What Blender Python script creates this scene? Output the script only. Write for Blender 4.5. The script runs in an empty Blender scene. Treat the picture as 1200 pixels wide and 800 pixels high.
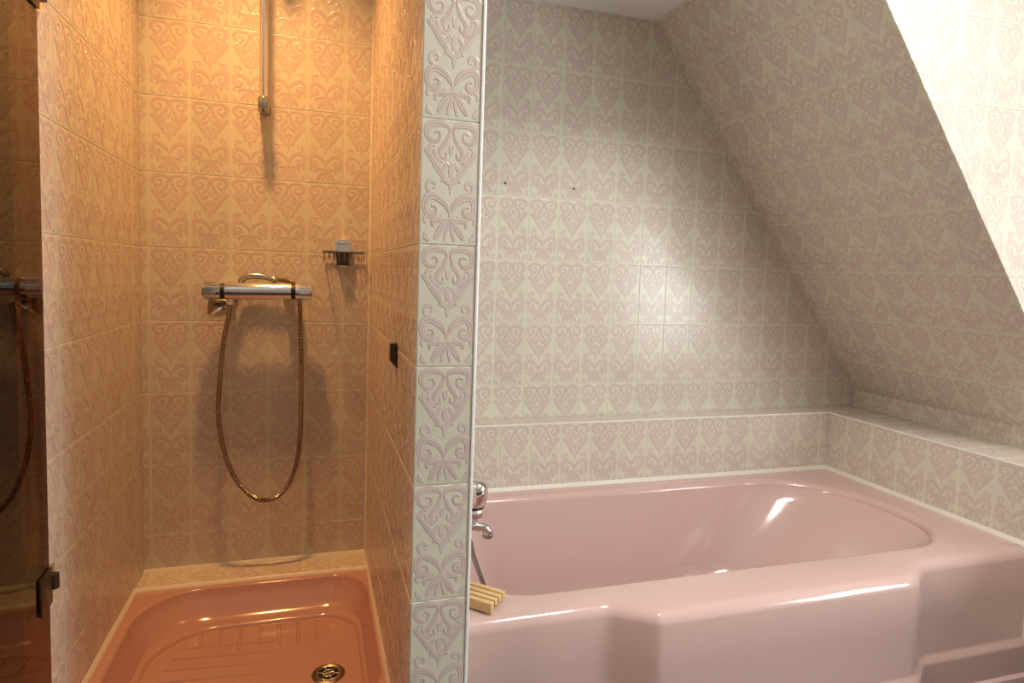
import bpy, bmesh, math, random
from mathutils import Vector, Matrix, geometry

random.seed(7)
S = bpy.context.scene
COL = S.collection
PI = math.pi

# ------------------------------------------------------------------ camera, world, lights, exposure
CAM_Z = 1.03
cam_data = bpy.data.cameras.new('camera')
cam_data.sensor_width = 36.0
cam_data.lens = 737.67 / 1200.0 * 36.0
cam_data.shift_x = 0.0089
cam_data.shift_y = -0.0189
cam_data.clip_start = 0.02
cam = bpy.data.objects.new('camera', cam_data)
COL.objects.link(cam)
YAW, PITCH, ROLL = 0.295, -0.0753, -0.0326
fwd = Vector((math.sin(YAW) * math.cos(PITCH), math.cos(YAW) * math.cos(PITCH), math.sin(PITCH)))
rgt = Vector((math.cos(YAW), -math.sin(YAW), 0))
dwn = fwd.cross(rgt)
R_ = rgt * math.cos(ROLL) + dwn * math.sin(ROLL)
D_ = dwn * math.cos(ROLL) - rgt * math.sin(ROLL)
cam.matrix_world = Matrix(((R_.x, -D_.x, -fwd.x, 0), (R_.y, -D_.y, -fwd.y, 0), (R_.z, -D_.z, -fwd.z, CAM_Z), (0, 0, 0, 1)))
S.camera = cam

world = bpy.data.worlds.new('World')
S.world = world
world.use_nodes = True
world.node_tree.nodes['Background'].inputs[0].default_value = (0.80, 0.90, 1.0, 1)
world.node_tree.nodes['Background'].inputs[1].default_value = 2.0

S.view_settings.view_transform = 'Standard'
S.view_settings.look = 'None'
S.view_settings.exposure = 0.0
S.view_settings.gamma = 1.0
S.view_settings.use_curve_mapping = False


def area_light(name, loc, direction, sx, sy, power, color):
    d = bpy.data.lights.new(name, 'AREA')
    d.shape = 'RECTANGLE'
    d.size, d.size_y, d.energy, d.color = sx, sy, power, color
    o = bpy.data.objects.new(name, d)
    COL.objects.link(o)
    o.location = loc
    o.rotation_euler = Vector(direction).to_track_quat('-Z', 'Y').to_euler()
    return o


# daylight entering through the dormer window on the right
area_light('window_daylight', (2.34, 0.0, 0.98), (-1, 0, 0), 0.76, 0.80, 40.0, (0.93, 0.98, 1.0))
# added overhead fill for the bath side, out of view
area_light('room_fill_light', (1.05, 0.60, 2.19), (0, 0, -1), 0.34, 0.34, 21.0, (1.0, 0.975, 0.92))
# added fill from the left, mainly to brighten the sloping wall
area_light('left_fill_light', (-1.60, 0.10, 1.62), (1, 0.1, -0.05), 0.66, 0.44, 21.0, (1.0, 0.87, 0.77))
# warm reflector lamp in the shower ceiling
sp = bpy.data.lights.new('shower_spot_light', 'SPOT')
sp.energy, sp.color, sp.spot_size, sp.spot_blend, sp.shadow_soft_size = 84.0, (1.0, 0.48, 0.145), math.radians(98), 1.0, 0.045
spo = bpy.data.objects.new('shower_spot_light', sp)
COL.objects.link(spo)
spo.location = (-0.19, 1.56, 2.255)
spo.rotation_euler = Vector((0.06, 0.0, -1)).to_track_quat('-Z', 'Y').to_euler()

# ------------------------------------------------------------------ materials
def new_mat(name):
    m = bpy.data.materials.new(name)
    m.use_nodes = True
    return m, m.node_tree.nodes, m.node_tree.links, m.node_tree.nodes['Principled BSDF']


def glaze(name, col, rough=0.16, var=0.05, bump=0.02, scale=60.0, ior=1.5):
    """glazed ceramic / enamel: slight per-object tone, faint unevenness of the glaze"""
    m, n, l, p = new_mat(name)
    p.inputs['IOR'].default_value = ior
    oi = n.new('ShaderNodeObjectInfo')
    tc = n.new('ShaderNodeTexCoord')
    nz = n.new('ShaderNodeTexNoise')
    nz.inputs['Scale'].default_value = scale
    nz.inputs['Detail'].default_value = 2.0
    l.new(tc.outputs['Object'], nz.inputs['Vector'])
    hsv = n.new('ShaderNodeHueSaturation')
    hsv.inputs['Color'].default_value = (*col, 1)
    mr = n.new('ShaderNodeMapRange')
    mr.inputs['To Min'].default_value = 1 - var
    mr.inputs['To Max'].default_value = 1 + var
    l.new(oi.outputs['Random'], mr.inputs['Value'])
    l.new(mr.outputs['Result'], hsv.inputs['Value'])
    l.new(hsv.outputs['Color'], p.inputs['Base Color'])
    r2 = n.new('ShaderNodeMapRange')
    r2.inputs['To Min'].default_value = rough * 0.8
    r2.inputs['To Max'].default_value = rough * 1.25
    l.new(nz.outputs['Fac'], r2.inputs['Value'])
    l.new(r2.outputs['Result'], p.inputs['Roughness'])
    b = n.new('ShaderNodeBump')
    b.inputs['Strength'].default_value = bump
    b.inputs['Distance'].default_value = 0.002
    l.new(nz.outputs['Fac'], b.inputs['Height'])
    l.new(b.outputs['Normal'], p.inputs['Normal'])
    return m


def matte(name, col, rough=0.7, scale=30.0, amount=0.08):
    m, n, l, p = new_mat(name)
    tc = n.new('ShaderNodeTexCoord')
    nz = n.new('ShaderNodeTexNoise')
    nz.inputs['Scale'].default_value = scale
    l.new(tc.outputs['Object'], nz.inputs['Vector'])
    mx = n.new('ShaderNodeMixRGB')
    mx.inputs[1].default_value = (*[c * (1 - amount) for c in col], 1)
    mx.inputs[2].default_value = (*[min(1, c * (1 + amount)) for c in col], 1)
    l.new(nz.outputs['Fac'], mx.inputs[0])
    l.new(mx.outputs[0], p.inputs['Base Color'])
    p.inputs['Roughness'].default_value = rough
    return m


def metal(name, col, rough, scale=40.0):
    m, n, l, p = new_mat(name)
    p.inputs['Metallic'].default_value = 1.0
    p.inputs['Base Color'].default_value = (*col, 1)
    tc = n.new('ShaderNodeTexCoord')
    nz = n.new('ShaderNodeTexNoise')
    nz.inputs['Scale'].default_value = scale
    l.new(tc.outputs['Object'], nz.inputs['Vector'])
    r2 = n.new('ShaderNodeMapRange')
    r2.inputs['To Min'].default_value = rough * 0.7
    r2.inputs['To Max'].default_value = rough * 1.4
    l.new(nz.outputs['Fac'], r2.inputs['Value'])
    l.new(r2.outputs['Result'], p.inputs['Roughness'])
    return m


M_TILE = glaze('cream_tile_glaze', (0.66, 0.64, 0.52), 0.20, 0.035, 0.02, 60.0, 1.43)
M_MOTIF = glaze('pink_motif_glaze', (0.635, 0.555, 0.495), 0.22, 0.035, 0.02)
M_LINE = glaze('dark_pink_motif_glaze', (0.58, 0.43, 0.395), 0.22, 0.035, 0.02)
M_GROUT = matte('cream_grout', (0.72, 0.69, 0.58), 0.8, 80, 0.10)
M_SEAL = matte('cream_sealant', (0.74, 0.70, 0.60), 0.45, 60, 0.04)
M_TRIM = matte('white_plastic_trim', (0.83, 0.83, 0.78), 0.3, 20, 0.02)
M_TUB = glaze('pink_enamel', (0.63, 0.435, 0.40), 0.12, 0.0, 0.006, 18.0)
M_TRAY = glaze('salmon_enamel', (0.53, 0.30, 0.255), 0.12, 0.0, 0.006, 18.0)
M_ROOM = matte('beige_room_wall', (0.50, 0.42, 0.34), 0.8, 40, 0.05)
M_PLASTER = matte('white_plaster', (0.80, 0.79, 0.77), 0.9, 40, 0.03)
M_FLOOR = glaze('black_floor_tile', (0.018, 0.017, 0.017), 0.25, 0.1, 0.02)
M_CHROME = metal('chrome', (0.80, 0.79, 0.77), 0.07)
M_STEEL = metal('dull_steel', (0.42, 0.41, 0.39), 0.22)
M_HOSE = metal('bronzed_hose_metal', (0.30, 0.24, 0.18), 0.28)
M_BRONZE = metal('dark_bronze_metal', (0.10, 0.075, 0.055), 0.35)
M_BLACK = matte('black_rubber', (0.012, 0.011, 0.010), 0.5, 30, 0.1)
M_LIME = matte('limescale_plastic', (0.50, 0.50, 0.46), 0.4, 50, 0.1)


def wood_mat():
    m, n, l, p = new_mat('beech_wood')
    tc = n.new('ShaderNodeTexCoord')
    mp = n.new('ShaderNodeMapping')
    mp.inputs['Scale'].default_value = (8, 90, 90)
    nz = n.new('ShaderNodeTexNoise')
    nz.inputs['Scale'].default_value = 3.0
    nz.inputs['Detail'].default_value = 4.0
    l.new(tc.outputs['Object'], mp.inputs['Vector'])
    l.new(mp.outputs['Vector'], nz.inputs['Vector'])
    cr = n.new('ShaderNodeValToRGB')
    cr.color_ramp.elements[0].color = (0.60, 0.37, 0.15, 1)
    cr.color_ramp.elements[1].color = (0.78, 0.54, 0.27, 1)
    l.new(nz.outputs['Fac'], cr.inputs['Fac'])
    l.new(cr.outputs['Color'], p.inputs['Base Color'])
    p.inputs['Roughness'].default_value = 0.5
    return m


M_WOOD = wood_mat()


def smoked_glass_mat():
    m, n, l, p = new_mat('smoked_bronze_glass')
    n.remove(p)
    out = n['Material Output']
    tr = n.new('ShaderNodeBsdfTransparent')
    tr.inputs['Color'].default_value = (0.30, 0.17, 0.10, 1)
    gl = n.new('ShaderNodeBsdfGlossy')
    gl.inputs['Roughness'].default_value = 0.01
    gl.inputs['Color'].default_value = (0.95, 0.90, 0.84, 1)
    fr = n.new('ShaderNodeFresnel')
    fr.inputs['IOR'].default_value = 1.52
    mx = n.new('ShaderNodeMixShader')
    l.new(fr.outputs['Fac'], mx.inputs['Fac'])
    l.new(tr.outputs['BSDF'], mx.inputs[1])
    l.new(gl.outputs['BSDF'], mx.inputs[2])
    l.new(mx.outputs['Shader'], out.inputs['Surface'])
    return m


M_GLASS = smoked_glass_mat()


def clear_glass_mat():
    m, n, l, p = new_mat('window_glass')
    n.remove(p)
    tr = n.new('ShaderNodeBsdfTransparent')
    gl = n.new('ShaderNodeBsdfGlossy')
    gl.inputs['Roughness'].default_value = 0.0
    mx = n.new('ShaderNodeMixShader')
    mx.inputs['Fac'].default_value = 0.06
    l.new(tr.outputs['BSDF'], mx.inputs[1])
    l.new(gl.outputs['BSDF'], mx.inputs[2])
    l.new(mx.outputs['Shader'], n['Material Output'].inputs['Surface'])
    return m


M_PANE = clear_glass_mat()


def lamp_mat(name, col, strength):
    m, n, l, p = new_mat(name)
    p.inputs['Base Color'].default_value = (0.9, 0.9, 0.88, 1)
    p.inputs['Emission Color'].default_value = (*col, 1)
    p.inputs['Emission Strength'].default_value = strength
    return m


M_BULB = lamp_mat('warm_bulb', (1.0, 0.62, 0.28), 6.0)
M_DIFF = lamp_mat('added_lamp_diffuser', (1.0, 0.93, 0.84), 4.0)  # glowing shades of the added ceiling and wall fixtures

# ------------------------------------------------------------------ mesh helpers
def link_mesh(name, me, parent=None):
    o = bpy.data.objects.new(name, me)
    COL.objects.link(o)
    if parent is not None:
        o.parent = parent
    return o


def finish(name, bm, mats, parent=None, smooth=None):
    bmesh.ops.recalc_face_normals(bm, faces=bm.faces)
    me = bpy.data.meshes.new(name)
    bm.to_mesh(me)
    bm.free()
    for m in (mats if isinstance(mats, (list, tuple)) else [mats]):
        me.materials.append(m)
    if smooth:
        for p in me.polygons:
            p.use_smooth = True
        me.set_sharp_from_angle(angle=math.radians(smooth))
    return link_mesh(name, me, parent)


def tag(o, label=None, cat=None, kind=None, group=None):
    if label: o['label'] = label
    if cat: o['category'] = cat
    if kind: o['kind'] = kind
    if group: o['group'] = group
    return o


def empty(name, loc=(0, 0, 0)):
    o = bpy.data.objects.new(name, None)
    COL.objects.link(o)
    o.empty_display_size = 0.05
    o.location = loc
    bpy.context.view_layer.update()
    return o


def add_box(bm, lo, hi, bevel=0.0, seg=2):
    r = bmesh.ops.create_cube(bm, size=1.0)
    vs = r['verts']
    for v in vs:
        v.co = Vector(((lo[i] + hi[i]) / 2 + v.co[i] * (hi[i] - lo[i]) for i in range(3)))
    if bevel:
        es = list({e for v in vs for e in v.link_edges})
        bmesh.ops.bevel(bm, geom=es, offset=bevel, segments=seg, affect='EDGES', profile=0.5)


def add_prism(bm, poly, axis, a, b):
    """extrude a 2D polygon along a world axis (poly holds the other two coordinates in axis order)"""
    def co(p, t):
        return {0: (t, p[0], p[1]), 1: (p[0], t, p[1]), 2: (p[0], p[1], t)}[axis]
    va = [bm.verts.new(co(p, a)) for p in poly]
    vb = [bm.verts.new(co(p, b)) for p in poly]
    n = len(poly)
    bm.faces.new(va)
    bm.faces.new(vb[::-1])
    for i in range(n):
        bm.faces.new((va[i], vb[i], vb[(i + 1) % n], va[(i + 1) % n]))


def catmull(pts, k):
    pts = [Vector(p) for p in pts]
    out = []
    n = len(pts)
    for i in range(n - 1):
        p0, p1, p2, p3 = pts[max(i - 1, 0)], pts[i], pts[i + 1], pts[min(i + 2, n - 1)]
        for j in range(k):
            t = j / k
            out.append(0.5 * ((2 * p1) + (p2 - p0) * t + (2 * p0 - 5 * p1 + 4 * p2 - p3) * t * t + (3 * p1 - p0 - 3 * p2 + p3) * t ** 3))
    out.append(pts[-1])
    return out


def add_tube(bm, pts, radii, seg=12, caps=True):
    pts = [Vector(p) for p in pts]
    n = len(pts)
    if not isinstance(radii, (list, tuple)):
        radii = [radii] * n
    tang = []
    for i in range(n):
        t = pts[min(i + 1, n - 1)] - pts[max(i - 1, 0)]
        tang.append(t.normalized() if t.length > 1e-9 else Vector((0, 0, 1)))
    up = Vector((0, 0, 1)) if abs(tang[0].z) < 0.9 else Vector((1, 0, 0))
    nrm = (up - tang[0] * up.dot(tang[0])).normalized()
    rings = []
    for i in range(n):
        nrm = (nrm - tang[i] * nrm.dot(tang[i])).normalized()
        bi = tang[i].cross(nrm)
        rings.append([bm.verts.new(pts[i] + (nrm * math.cos(2 * PI * k / seg) + bi * math.sin(2 * PI * k / seg)) * radii[i]) for k in range(seg)])
    for a, b in zip(rings, rings[1:]):
        for k in range(seg):
            bm.faces.new((a[k], a[(k + 1) % seg], b[(k + 1) % seg], b[k]))
    if caps:
        bm.faces.new(rings[0][::-1])
        bm.faces.new(rings[-1])


def add_lathe(bm, origin, axis, profile, seg=24):
    """profile: list of (radius, distance along axis)"""
    origin, axis = Vector(origin), Vector(axis).normalized()
    u = axis.orthogonal().normalized()
    v = axis.cross(u)
    rings = []
    for r, d in profile:
        if r < 1e-6:
            rings.append([bm.verts.new(origin + axis * d)])
        else:
            rings.append([bm.verts.new(origin + axis * d + (u * math.cos(2 * PI * k / seg) + v * math.sin(2 * PI * k / seg)) * r) for k in range(seg)])
    for a, b in zip(rings, rings[1:]):
        for k in range(seg):
            q = [a[k % len(a)], a[(k + 1) % len(a)], b[(k + 1) % len(b)], b[k % len(b)]]
            q = list(dict.fromkeys(q))
            if len(q) > 2:
                bm.faces.new(q)
    if len(rings[0]) > 1: bm.faces.new(rings[0][::-1])
    if len(rings[-1]) > 1: bm.faces.new(rings[-1])


def quick(name, parent, mats, fn, smooth=None):
    bm = bmesh.new()
    fn(bm)
    return finish(name, bm, mats, parent, smooth)


# ------------------------------------------------------------------ the tile with its raised damask motif
TW, TH = 0.101, 0.200          # laying pitch
W2, H2 = 0.0994 / 2, 0.1984 / 2

HALF = [  # (x, y, width) in mm from the tile centre, right half; mirrored to the left
    [(2, 80, 5), (6, 90, 9), (22, 94, 12), (36, 90, 13), (41, 79, 12), (36, 68, 10), (27, 65, 9), (20, 69, 7), (19, 77, 6), (24, 81, 5), (29, 78, 4)],
    [(2, 84, 5), (6, 72, 9), (11, 61, 10), (17, 54, 10), (19, 46, 9), (15, 39, 8), (9, 41, 7), (9, 48, 5)],
    [(43, 52, 6), (40, 47, 9), (34, 41, 10), (28, 33, 12), (21, 23, 13), (14, 13, 11), (12, 6, 8), (16, 1, 3)],
    [(35, 43, 8), (37, 52, 8), (33, 59, 8), (27, 57, 5)],
    [(29, 52, 6), (26, 44, 9), (20, 36, 8), (14, 33, 4)],
    [(33, -44, 5), (31, -47, 8), (27, -45, 6)],
    [(13, -52, 5), (15, -57, 8), (22, -57, 5)],
    [(3, 60, 4), (2, 52, 7), (1, 44, 4)],
    [(17, 18, 8), (11, 24, 9), (7, 31, 6), (3, 26, 4)],
    [(13, 9, 8), (7, 4, 11), (1, -1, 9)],
    [(29, -20, 8), (37, -12, 8), (38, -3, 9), (31, 2, 9), (25, -2, 7), (26, -8, 5), (30, -8, 4)],
    [(2, -46, 6), (8, -34, 11), (17, -26, 14), (28, -21, 14), (37, -24, 14), (41, -34, 13), (40.5, -45, 12), (34, -53, 11), (26, -52, 9), (22, -45, 8), (25, -38, 6), (31, -38, 5)],
    [(37, -52, 8), (42, -59, 8), (39, -66, 5)],
    [(0, -58, 8), (10, -60, 10), (20, -59, 11), (28, -63, 10), (27, -71, 6)],
    [(2, -62, 6), (10, -68, 12), (17, -79, 13), (24, -91, 7)],
    [(1, -66, 4), (5, -79, 9), (8, -93, 7)],
    [(41, -79, 4), (39.5, -88, 11), (33, -93, 6)],
]
MID = [
    [(0, 33, 4), (0, 20, 12), (0, 8, 6)],
    [(0, 2, 10), (0, -9, 8), (0, -20, 2)],
    [(0, -42, 8), (0, -54, 7), (0, -62, 9)],
]


VEINS = (0, 1, 2, 11, 13, 14)     # broad bands that carry a darker vein along the middle


def add_stroke(bm, stroke, sgn, top, k=2, vein=False):
    if vein:
        stroke = [(x, y, max(1.6, w * 0.24)) for x, y, w in stroke]
    pts = catmull([(x * sgn, y, w) for x, y, w in stroke], k)
    rows = []
    for i, p in enumerate(pts):
        a, b = pts[max(i - 1, 0)], pts[min(i + 1, len(pts) - 1)]
        t = Vector((b.x - a.x, b.y - a.y)).normalized()
        n = Vector((-t.y, t.x))
        c = Vector((p.x, p.y)) * 0.001
        w = max(p.z, 1.5) * 0.0005
        e = min(0.0016, w * 0.50)
        prof = [(-w, -0.0001), (-w + e, top), (w - e, top), (w, -0.0001)]
        rows.append([bm.verts.new((c.x + n.x * q, c.y + n.y * q, h)) for q, h in prof])
    fs = []
    for a, b in zip(rows, rows[1:]):
        for j in range(3):
            fs.append(bm.faces.new((a[j], b[j], b[j + 1], a[j + 1])))
            fs[-1].material_index = 1 if (j == 1 and not vein) else 2
    fs.append(bm.faces.new(rows[0]))
    fs.append(bm.faces.new(rows[-1][::-1]))
    fs[-1].material_index = fs[-2].material_index = 2
    for f in fs:
        f.normal_update()
    for f in fs[:-2]:
        if f.normal.z < 0:
            f.normal_flip()


def tile_bm():
    bm = bmesh.new()
    rings = []
    for ins, z in ((0.0, -0.006), (0.0, -0.0009), (0.0004, -0.0003), (0.0014, 0.0)):
        x, y = W2 - ins, H2 - ins
        rings.append([bm.verts.new((sx * x, sy * y, z)) for sx, sy in ((-1, -1), (1, -1), (1, 1), (-1, 1))])
    for a, b in zip(rings, rings[1:]):
        for k in range(4):
            bm.faces.new((a[k], a[(k + 1) % 4], b[(k + 1) % 4], b[k]))
    bm.faces.new(rings[-1])
    for i, s in enumerate(HALF):
        add_stroke(bm, s, 1, 0.00040 + 0.000006 * i)
        add_stroke(bm, s, -1, 0.00040 + 0.000006 * i)
        if i in VEINS:
            for sg in (1, -1):
                add_stroke(bm, s, sg, 0.00062 + 0.000006 * i, vein=True)
    for i, s in enumerate(MID):
        add_stroke(bm, s, 1, 0.00039 - 0.000006 * i)
    return bm


def tile_mesh(bm, name='tile'):
    me = bpy.data.meshes.new(name)
    bm.to_mesh(me)
    bm.free()
    me.materials.append(M_TILE)
    me.materials.append(M_MOTIF)
    me.materials.append(M_LINE)
    return me


FULL = tile_mesh(tile_bm())
CUTS = {}


def cut_mesh(planes):
    key = tuple(sorted(tuple(round(c, 4) for c in p) for p in planes))
    if key not in CUTS:
        bm = tile_bm()
        for nx, ny, d in planes:
            bmesh.ops.bisect_plane(bm, geom=bm.verts[:] + bm.edges[:] + bm.faces[:], plane_co=(nx * d, ny * d, 0), plane_no=(nx, ny, 0), clear_outer=True)
        CUTS[key] = tile_mesh(bm) if len(bm.faces) else None
    return CUTS[key]


def lay_tiles(parent, origin, u, v, poly, u_off, v_off, swap=False):
    """lay tiles on the plane origin + u,v inside the convex polygon poly (counter-clockwise, in u/v metres);
    u_off, v_off: position of one joint; swap: tiles lie on their side"""
    u, v, origin = Vector(u), Vector(v), Vector(origin)
    n = u.cross(v)
    pu, pv = (TH, TW) if swap else (TW, TH)
    hw, hh = (H2, W2) if swap else (W2, H2)
    us, vs = [p[0] for p in poly], [p[1] for p in poly]
    edges = []
    for a, b in zip(poly, poly[1:] + poly[:1]):
        e = Vector((b[0] - a[0], b[1] - a[1])).normalized()
        nn = Vector((e.y, -e.x))
        edges.append((nn.x, nn.y, nn.x * a[0] + nn.y * a[1] - 0.0006))
    i0, i1 = math.floor((min(us) - u_off) / pu), math.ceil((max(us) - u_off) / pu)
    j0, j1 = math.floor((min(vs) - v_off) / pv), math.ceil((max(vs) - v_off) / pv)
    for j in range(j0, j1):
        for i in range(i0, i1):
            cu, cv = u_off + (i + 0.5) * pu, v_off + (j + 0.5) * pv
            planes, skip = [], False
            for nx, ny, d in edges:
                dd = d - (nx * cu + ny * cv)
                reach = abs(nx) * hw + abs(ny) * hh
                if dd >= reach - 1e-5:
                    continue
                if dd <= -reach + 0.004:
                    skip = True
                    break
                # the tile's own frame: x along u (or, on its side, x along -v and y along u)
                planes.append((-ny, nx, dd) if swap else (nx, ny, dd))
            if skip:
                continue
            me = cut_mesh(planes) if planes else FULL
            if me is None or len(me.polygons) == 0:
                continue
            o = link_mesh('tile', me, parent)
            x, y = (-v, u) if swap else (u, v)
            ta, tb = random.gauss(0, 0.0016), random.gauss(0, 0.0011)
            nn = (n + x * ta + y * tb).normalized()
            xx = (x - nn * x.dot(nn)).normalized()
            yy = nn.cross(xx)
            p = origin + u * cu + v * cv + n * random.uniform(-0.0002, 0.0002)
            o.matrix_world = Matrix(((xx.x, yy.x, nn.x, p.x), (xx.y, yy.y, nn.y, p.y), (xx.z, yy.z, nn.z, p.z), (0, 0, 0, 1)))


def rect(a, b, c, d):
    return [(a, c), (b, c), (b, d), (a, d)]


# ------------------------------------------------------------------ the room (fitted dimensions, metres, floor at z = 0)
XL, XDL, XDR = -0.4445, 0.1630, 0.2630       # shower left face, divider faces
YB = 1.910                                    # back wall
YP = 1.0165                                   # front end of the divider
YC = 1.159                                    # dormer cheek plane
ZROW = 1.6746                                 # one horizontal joint
ZC = 1.8760                                   # bath ceiling
ZR = 2.28                                     # ceiling of room and shower
ZL = 0.5696                                   # ledge top
ZT = 0.3640                                   # bath rim
YK = 1.816                                    # face of the low wall behind the bath
XK = 1.804                                    # face of the low wall at the bath's right end
XS, ZS = 2.0086, 0.6297                       # foot of the slope
XTOP = 1.0719                                 # slope at the bath ceiling
ZTR = 0.162                                   # shower tray rim
YSILL = 1.812
G = 0.0011                                    # joints lie this far behind the tile faces


def slab(name, lo, hi, mat, label, cat='wall', kind='structure'):
    o = quick(name, None, mat, lambda bm: add_box(bm, lo, hi))
    return tag(o, label, cat, kind)


floor = slab('floor', (-1.7, -2.1, -0.1), (2.6, 2.1, 0.0), M_FLOOR, 'black floor in front of the pink bath', 'floor')
ceiling = slab('ceiling', (-1.7, -2.1, ZR), (2.6, 2.1, ZR + 0.1), M_PLASTER, 'white ceiling over the shower and the room', 'ceiling')

bm = bmesh.new()
add_box(bm, (XDR, YC, ZC), (XTOP, YB, ZR))
o = tag(finish('ceiling_soffit', bm, M_PLASTER), 'smooth white ceiling above the bath alcove', 'ceiling', 'structure')

# back wall of shower and bath
wall_back = slab('wall_back', (-1.7, YB + G, 0), (2.6, YB + 0.12, ZR), M_GROUT, 'long back wall of cream and pink damask tiles behind shower and bath')
lay_tiles(wall_back, (0, YB, 0), (1, 0, 0), (0, 0, 1), rect(XL, XDL, ZTR + 0.006, ZROW + TH), -0.4217, ZROW)
k = (XS - XTOP) / (ZC - ZS)
lay_tiles(wall_back, (0, YB, 0), (1, 0, 0), (0, 0, 1), [(XDR, ZL), (XS, ZL), (XS, ZS), (XTOP, ZC), (XDR, ZC)], 0.6556, ZROW)
for x, z in ((0.573, 1.315), (0.805, 1.314)):
    h = quick('screw_hole', wall_back, M_BLACK, lambda bm: add_lathe(bm, (x, YB + 0.004, z), (0, -1, 0), [(0.0, 0.0), (0.0038, 0.0), (0.0038, 0.0052), (0.0022, 0.0056), (0.0, 0.0050)], 10))
    h['label'] = 'dark drilled screw hole in a tile'

# left wall of the shower
wall_left = slab('wall_left', (-0.58, 1.246, 0), (XL - G, YB + G, ZR), M_GROUT, 'left shower wall of cream and pink damask tiles')
lay_tiles(wall_left, (XL, 0, 0), (0, 1, 0), (0, 0, 1), rect(1.246, YB, ZTR + 0.003, ZROW + TH), 1.436, ZROW)

# divider between shower and bath
wall_div = slab('wall_divider', (XDL + G, YP + G, 0), (XDR - G, YB + G, ZR), M_GROUT, 'narrow tiled partition standing between shower and bath')
lay_tiles(wall_div, (XDL, 0, 0), (0, -1, 0), (0, 0, 1), rect(-YB, -YP, ZTR + 0.003, ZROW + TH), -YP, ZROW)
lay_tiles(wall_div, (0, YP, 0), (1, 0, 0), (0, 0, 1), rect(XDL, XDR - 0.0035, 0.0, ZROW + TH), XDL - 0.0003, ZROW)
lay_tiles(wall_div, (XDR, 0, 0), (0, 1, 0), (0, 0, 1), rect(YP, YB, ZT + 0.003, ZC), YP, ZROW)
trim = quick('trim_1', None, M_TRIM, lambda bm: add_prism(bm, [(XDR - 0.0036, YP - 0.0016), (XDR - 0.0006, YP - 0.0022), (XDR + 0.0012, YP - 0.0014), (XDR + 0.0020, YP + 0.0004), (XDR + 0.0016, YP + 0.004), (XDR - 0.0036, YP + 0.004)], 2, 0.0, ZR), 50)
tag(trim, 'white plastic corner strip on the bath side of the partition end', 'trim', 'structure')

# sloping roof wall over the bath
L_SL = math.hypot(XS - XTOP, ZC - ZS)
dx, dz = (XTOP - XS) / L_SL, (ZC - ZS) / L_SL
nrm = Vector((-dz, 0, dx))
a, b = Vector((XS, 0, ZS)) - nrm * G, Vector((XTOP, 0, ZC)) - nrm * G
aa, bb = a - nrm * 0.10, b - nrm * 0.10
wall_slope = quick('wall_slope', None, M_GROUT, lambda bm: add_prism(bm, [(a.x, a.z), (b.x, b.z), (bb.x, bb.z), (aa.x, aa.z)], 1, YC + 0.001, YB + G))
tag(wall_slope, 'sloping roof wall of damask tiles leaning over the right end of the bath', 'wall', 'structure')
lay_tiles(wall_slope, (XS, 0, ZS), (0, -1, 0), (dx, 0, dz), rect(-YB, -YC, 0.0, L_SL), -YC, 0.1518)

# dormer cheek, lit by the window
wall_cheek = quick('wall_cheek', None, M_GROUT, lambda bm: add_prism(bm, [(XS + 0.11, 0.3), (2.45, 0.3), (2.45, ZR), (XTOP, ZR), (XTOP + 0.115, ZC), (XS + 0.115, ZS)], 1, YC + G, YC + 0.12))
tag(wall_cheek, 'bright upright dormer side wall of damask tiles beside the sloping wall', 'wall', 'structure')
lay_tiles(wall_cheek, (0, YC, 0), (1, 0, 0), (0, 0, 1), [(XS, ZS), (2.25, ZS), (2.25, ZR), (XTOP, ZR), (XTOP, ZC)], 1.4585, ZROW)

# low wall with ledge behind the bath
knee_back = slab('wall_low_back', (XDR, YK + G, 0), (XS + 0.3, YB + G, ZL - G), M_GROUT, 'low tiled ledge wall running behind the pink bath')
lay_tiles(knee_back, (0, YK, 0), (1, 0, 0), (0, 0, 1), rect(XDR, XK, ZT - 0.02, ZL - 0.001), 0.6556 + 0.0, ZL - TH - 0.001)
lay_tiles(knee_back, (0, 0, ZL), (1, 0, 0), (0, 1, 0), rect(XDR, XK, YK + 0.002, YB), 0.6556, YK + 0.001, swap=True)
# low wall with ledge at the right end of the bath, running on under the dormer
knee_right = slab('wall_low_right', (XK + G, -2.0, 0), (2.3, YK + G, ZL - G), M_GROUT, 'low tiled ledge wall at the right end of the bath')
lay_tiles(knee_right, (XK, 0, 0), (0, -1, 0), (0, 0, 1), rect(-YK, -0.40, 0.115, ZL - 0.001), -1.732, ZL - TH - 0.001)
lay_tiles(knee_right, (0, 0, ZL), (0, -1, 0), (1, 0, 0), rect(-YB, -0.40, XK + 0.002, XS), -1.732, XK + 0.001)
knee_strip = slab('wall_low_strip', (XS + G, YC, ZL - 0.01), (XS + 0.06, YB + G, ZS), M_GROUT, 'short upright strip of cut tiles between ledge and sloping wall')
lay_tiles(knee_strip, (XS, 0, 0), (0, -1, 0), (0, 0, 1), rect(-YB, -YC, ZL, ZS), -1.732, ZL)
skirt = quick('baseboard_right', None, M_BLACK, lambda bm: add_box(bm, (XK - 0.010, -2.0, 0.0), (XK + G, 1.085, 0.115), 0.002))
tag(skirt, 'black skirting below the low wall beyond the bath end', 'baseboard', 'structure')

# ledge edge strips (thin white plastic)
t2 = quick('trim_2', None, M_TRIM, lambda bm: add_box(bm, (XDR, YK - 0.0012, ZL - 0.003), (XK - 0.0012, YK + 0.002, ZL + 0.0012), 0.0008))
tag(t2, 'thin white edge strip along the ledge behind the bath', 'trim', 'structure')
t3 = quick('trim_3', None, M_TRIM, lambda bm: add_box(bm, (XK - 0.0012, -0.40, ZL - 0.003), (XK + 0.002, YK + 0.002, ZL + 0.0012), 0.0008))
tag(t3, 'thin white edge strip along the ledge at the bath end', 'trim', 'structure')

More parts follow.
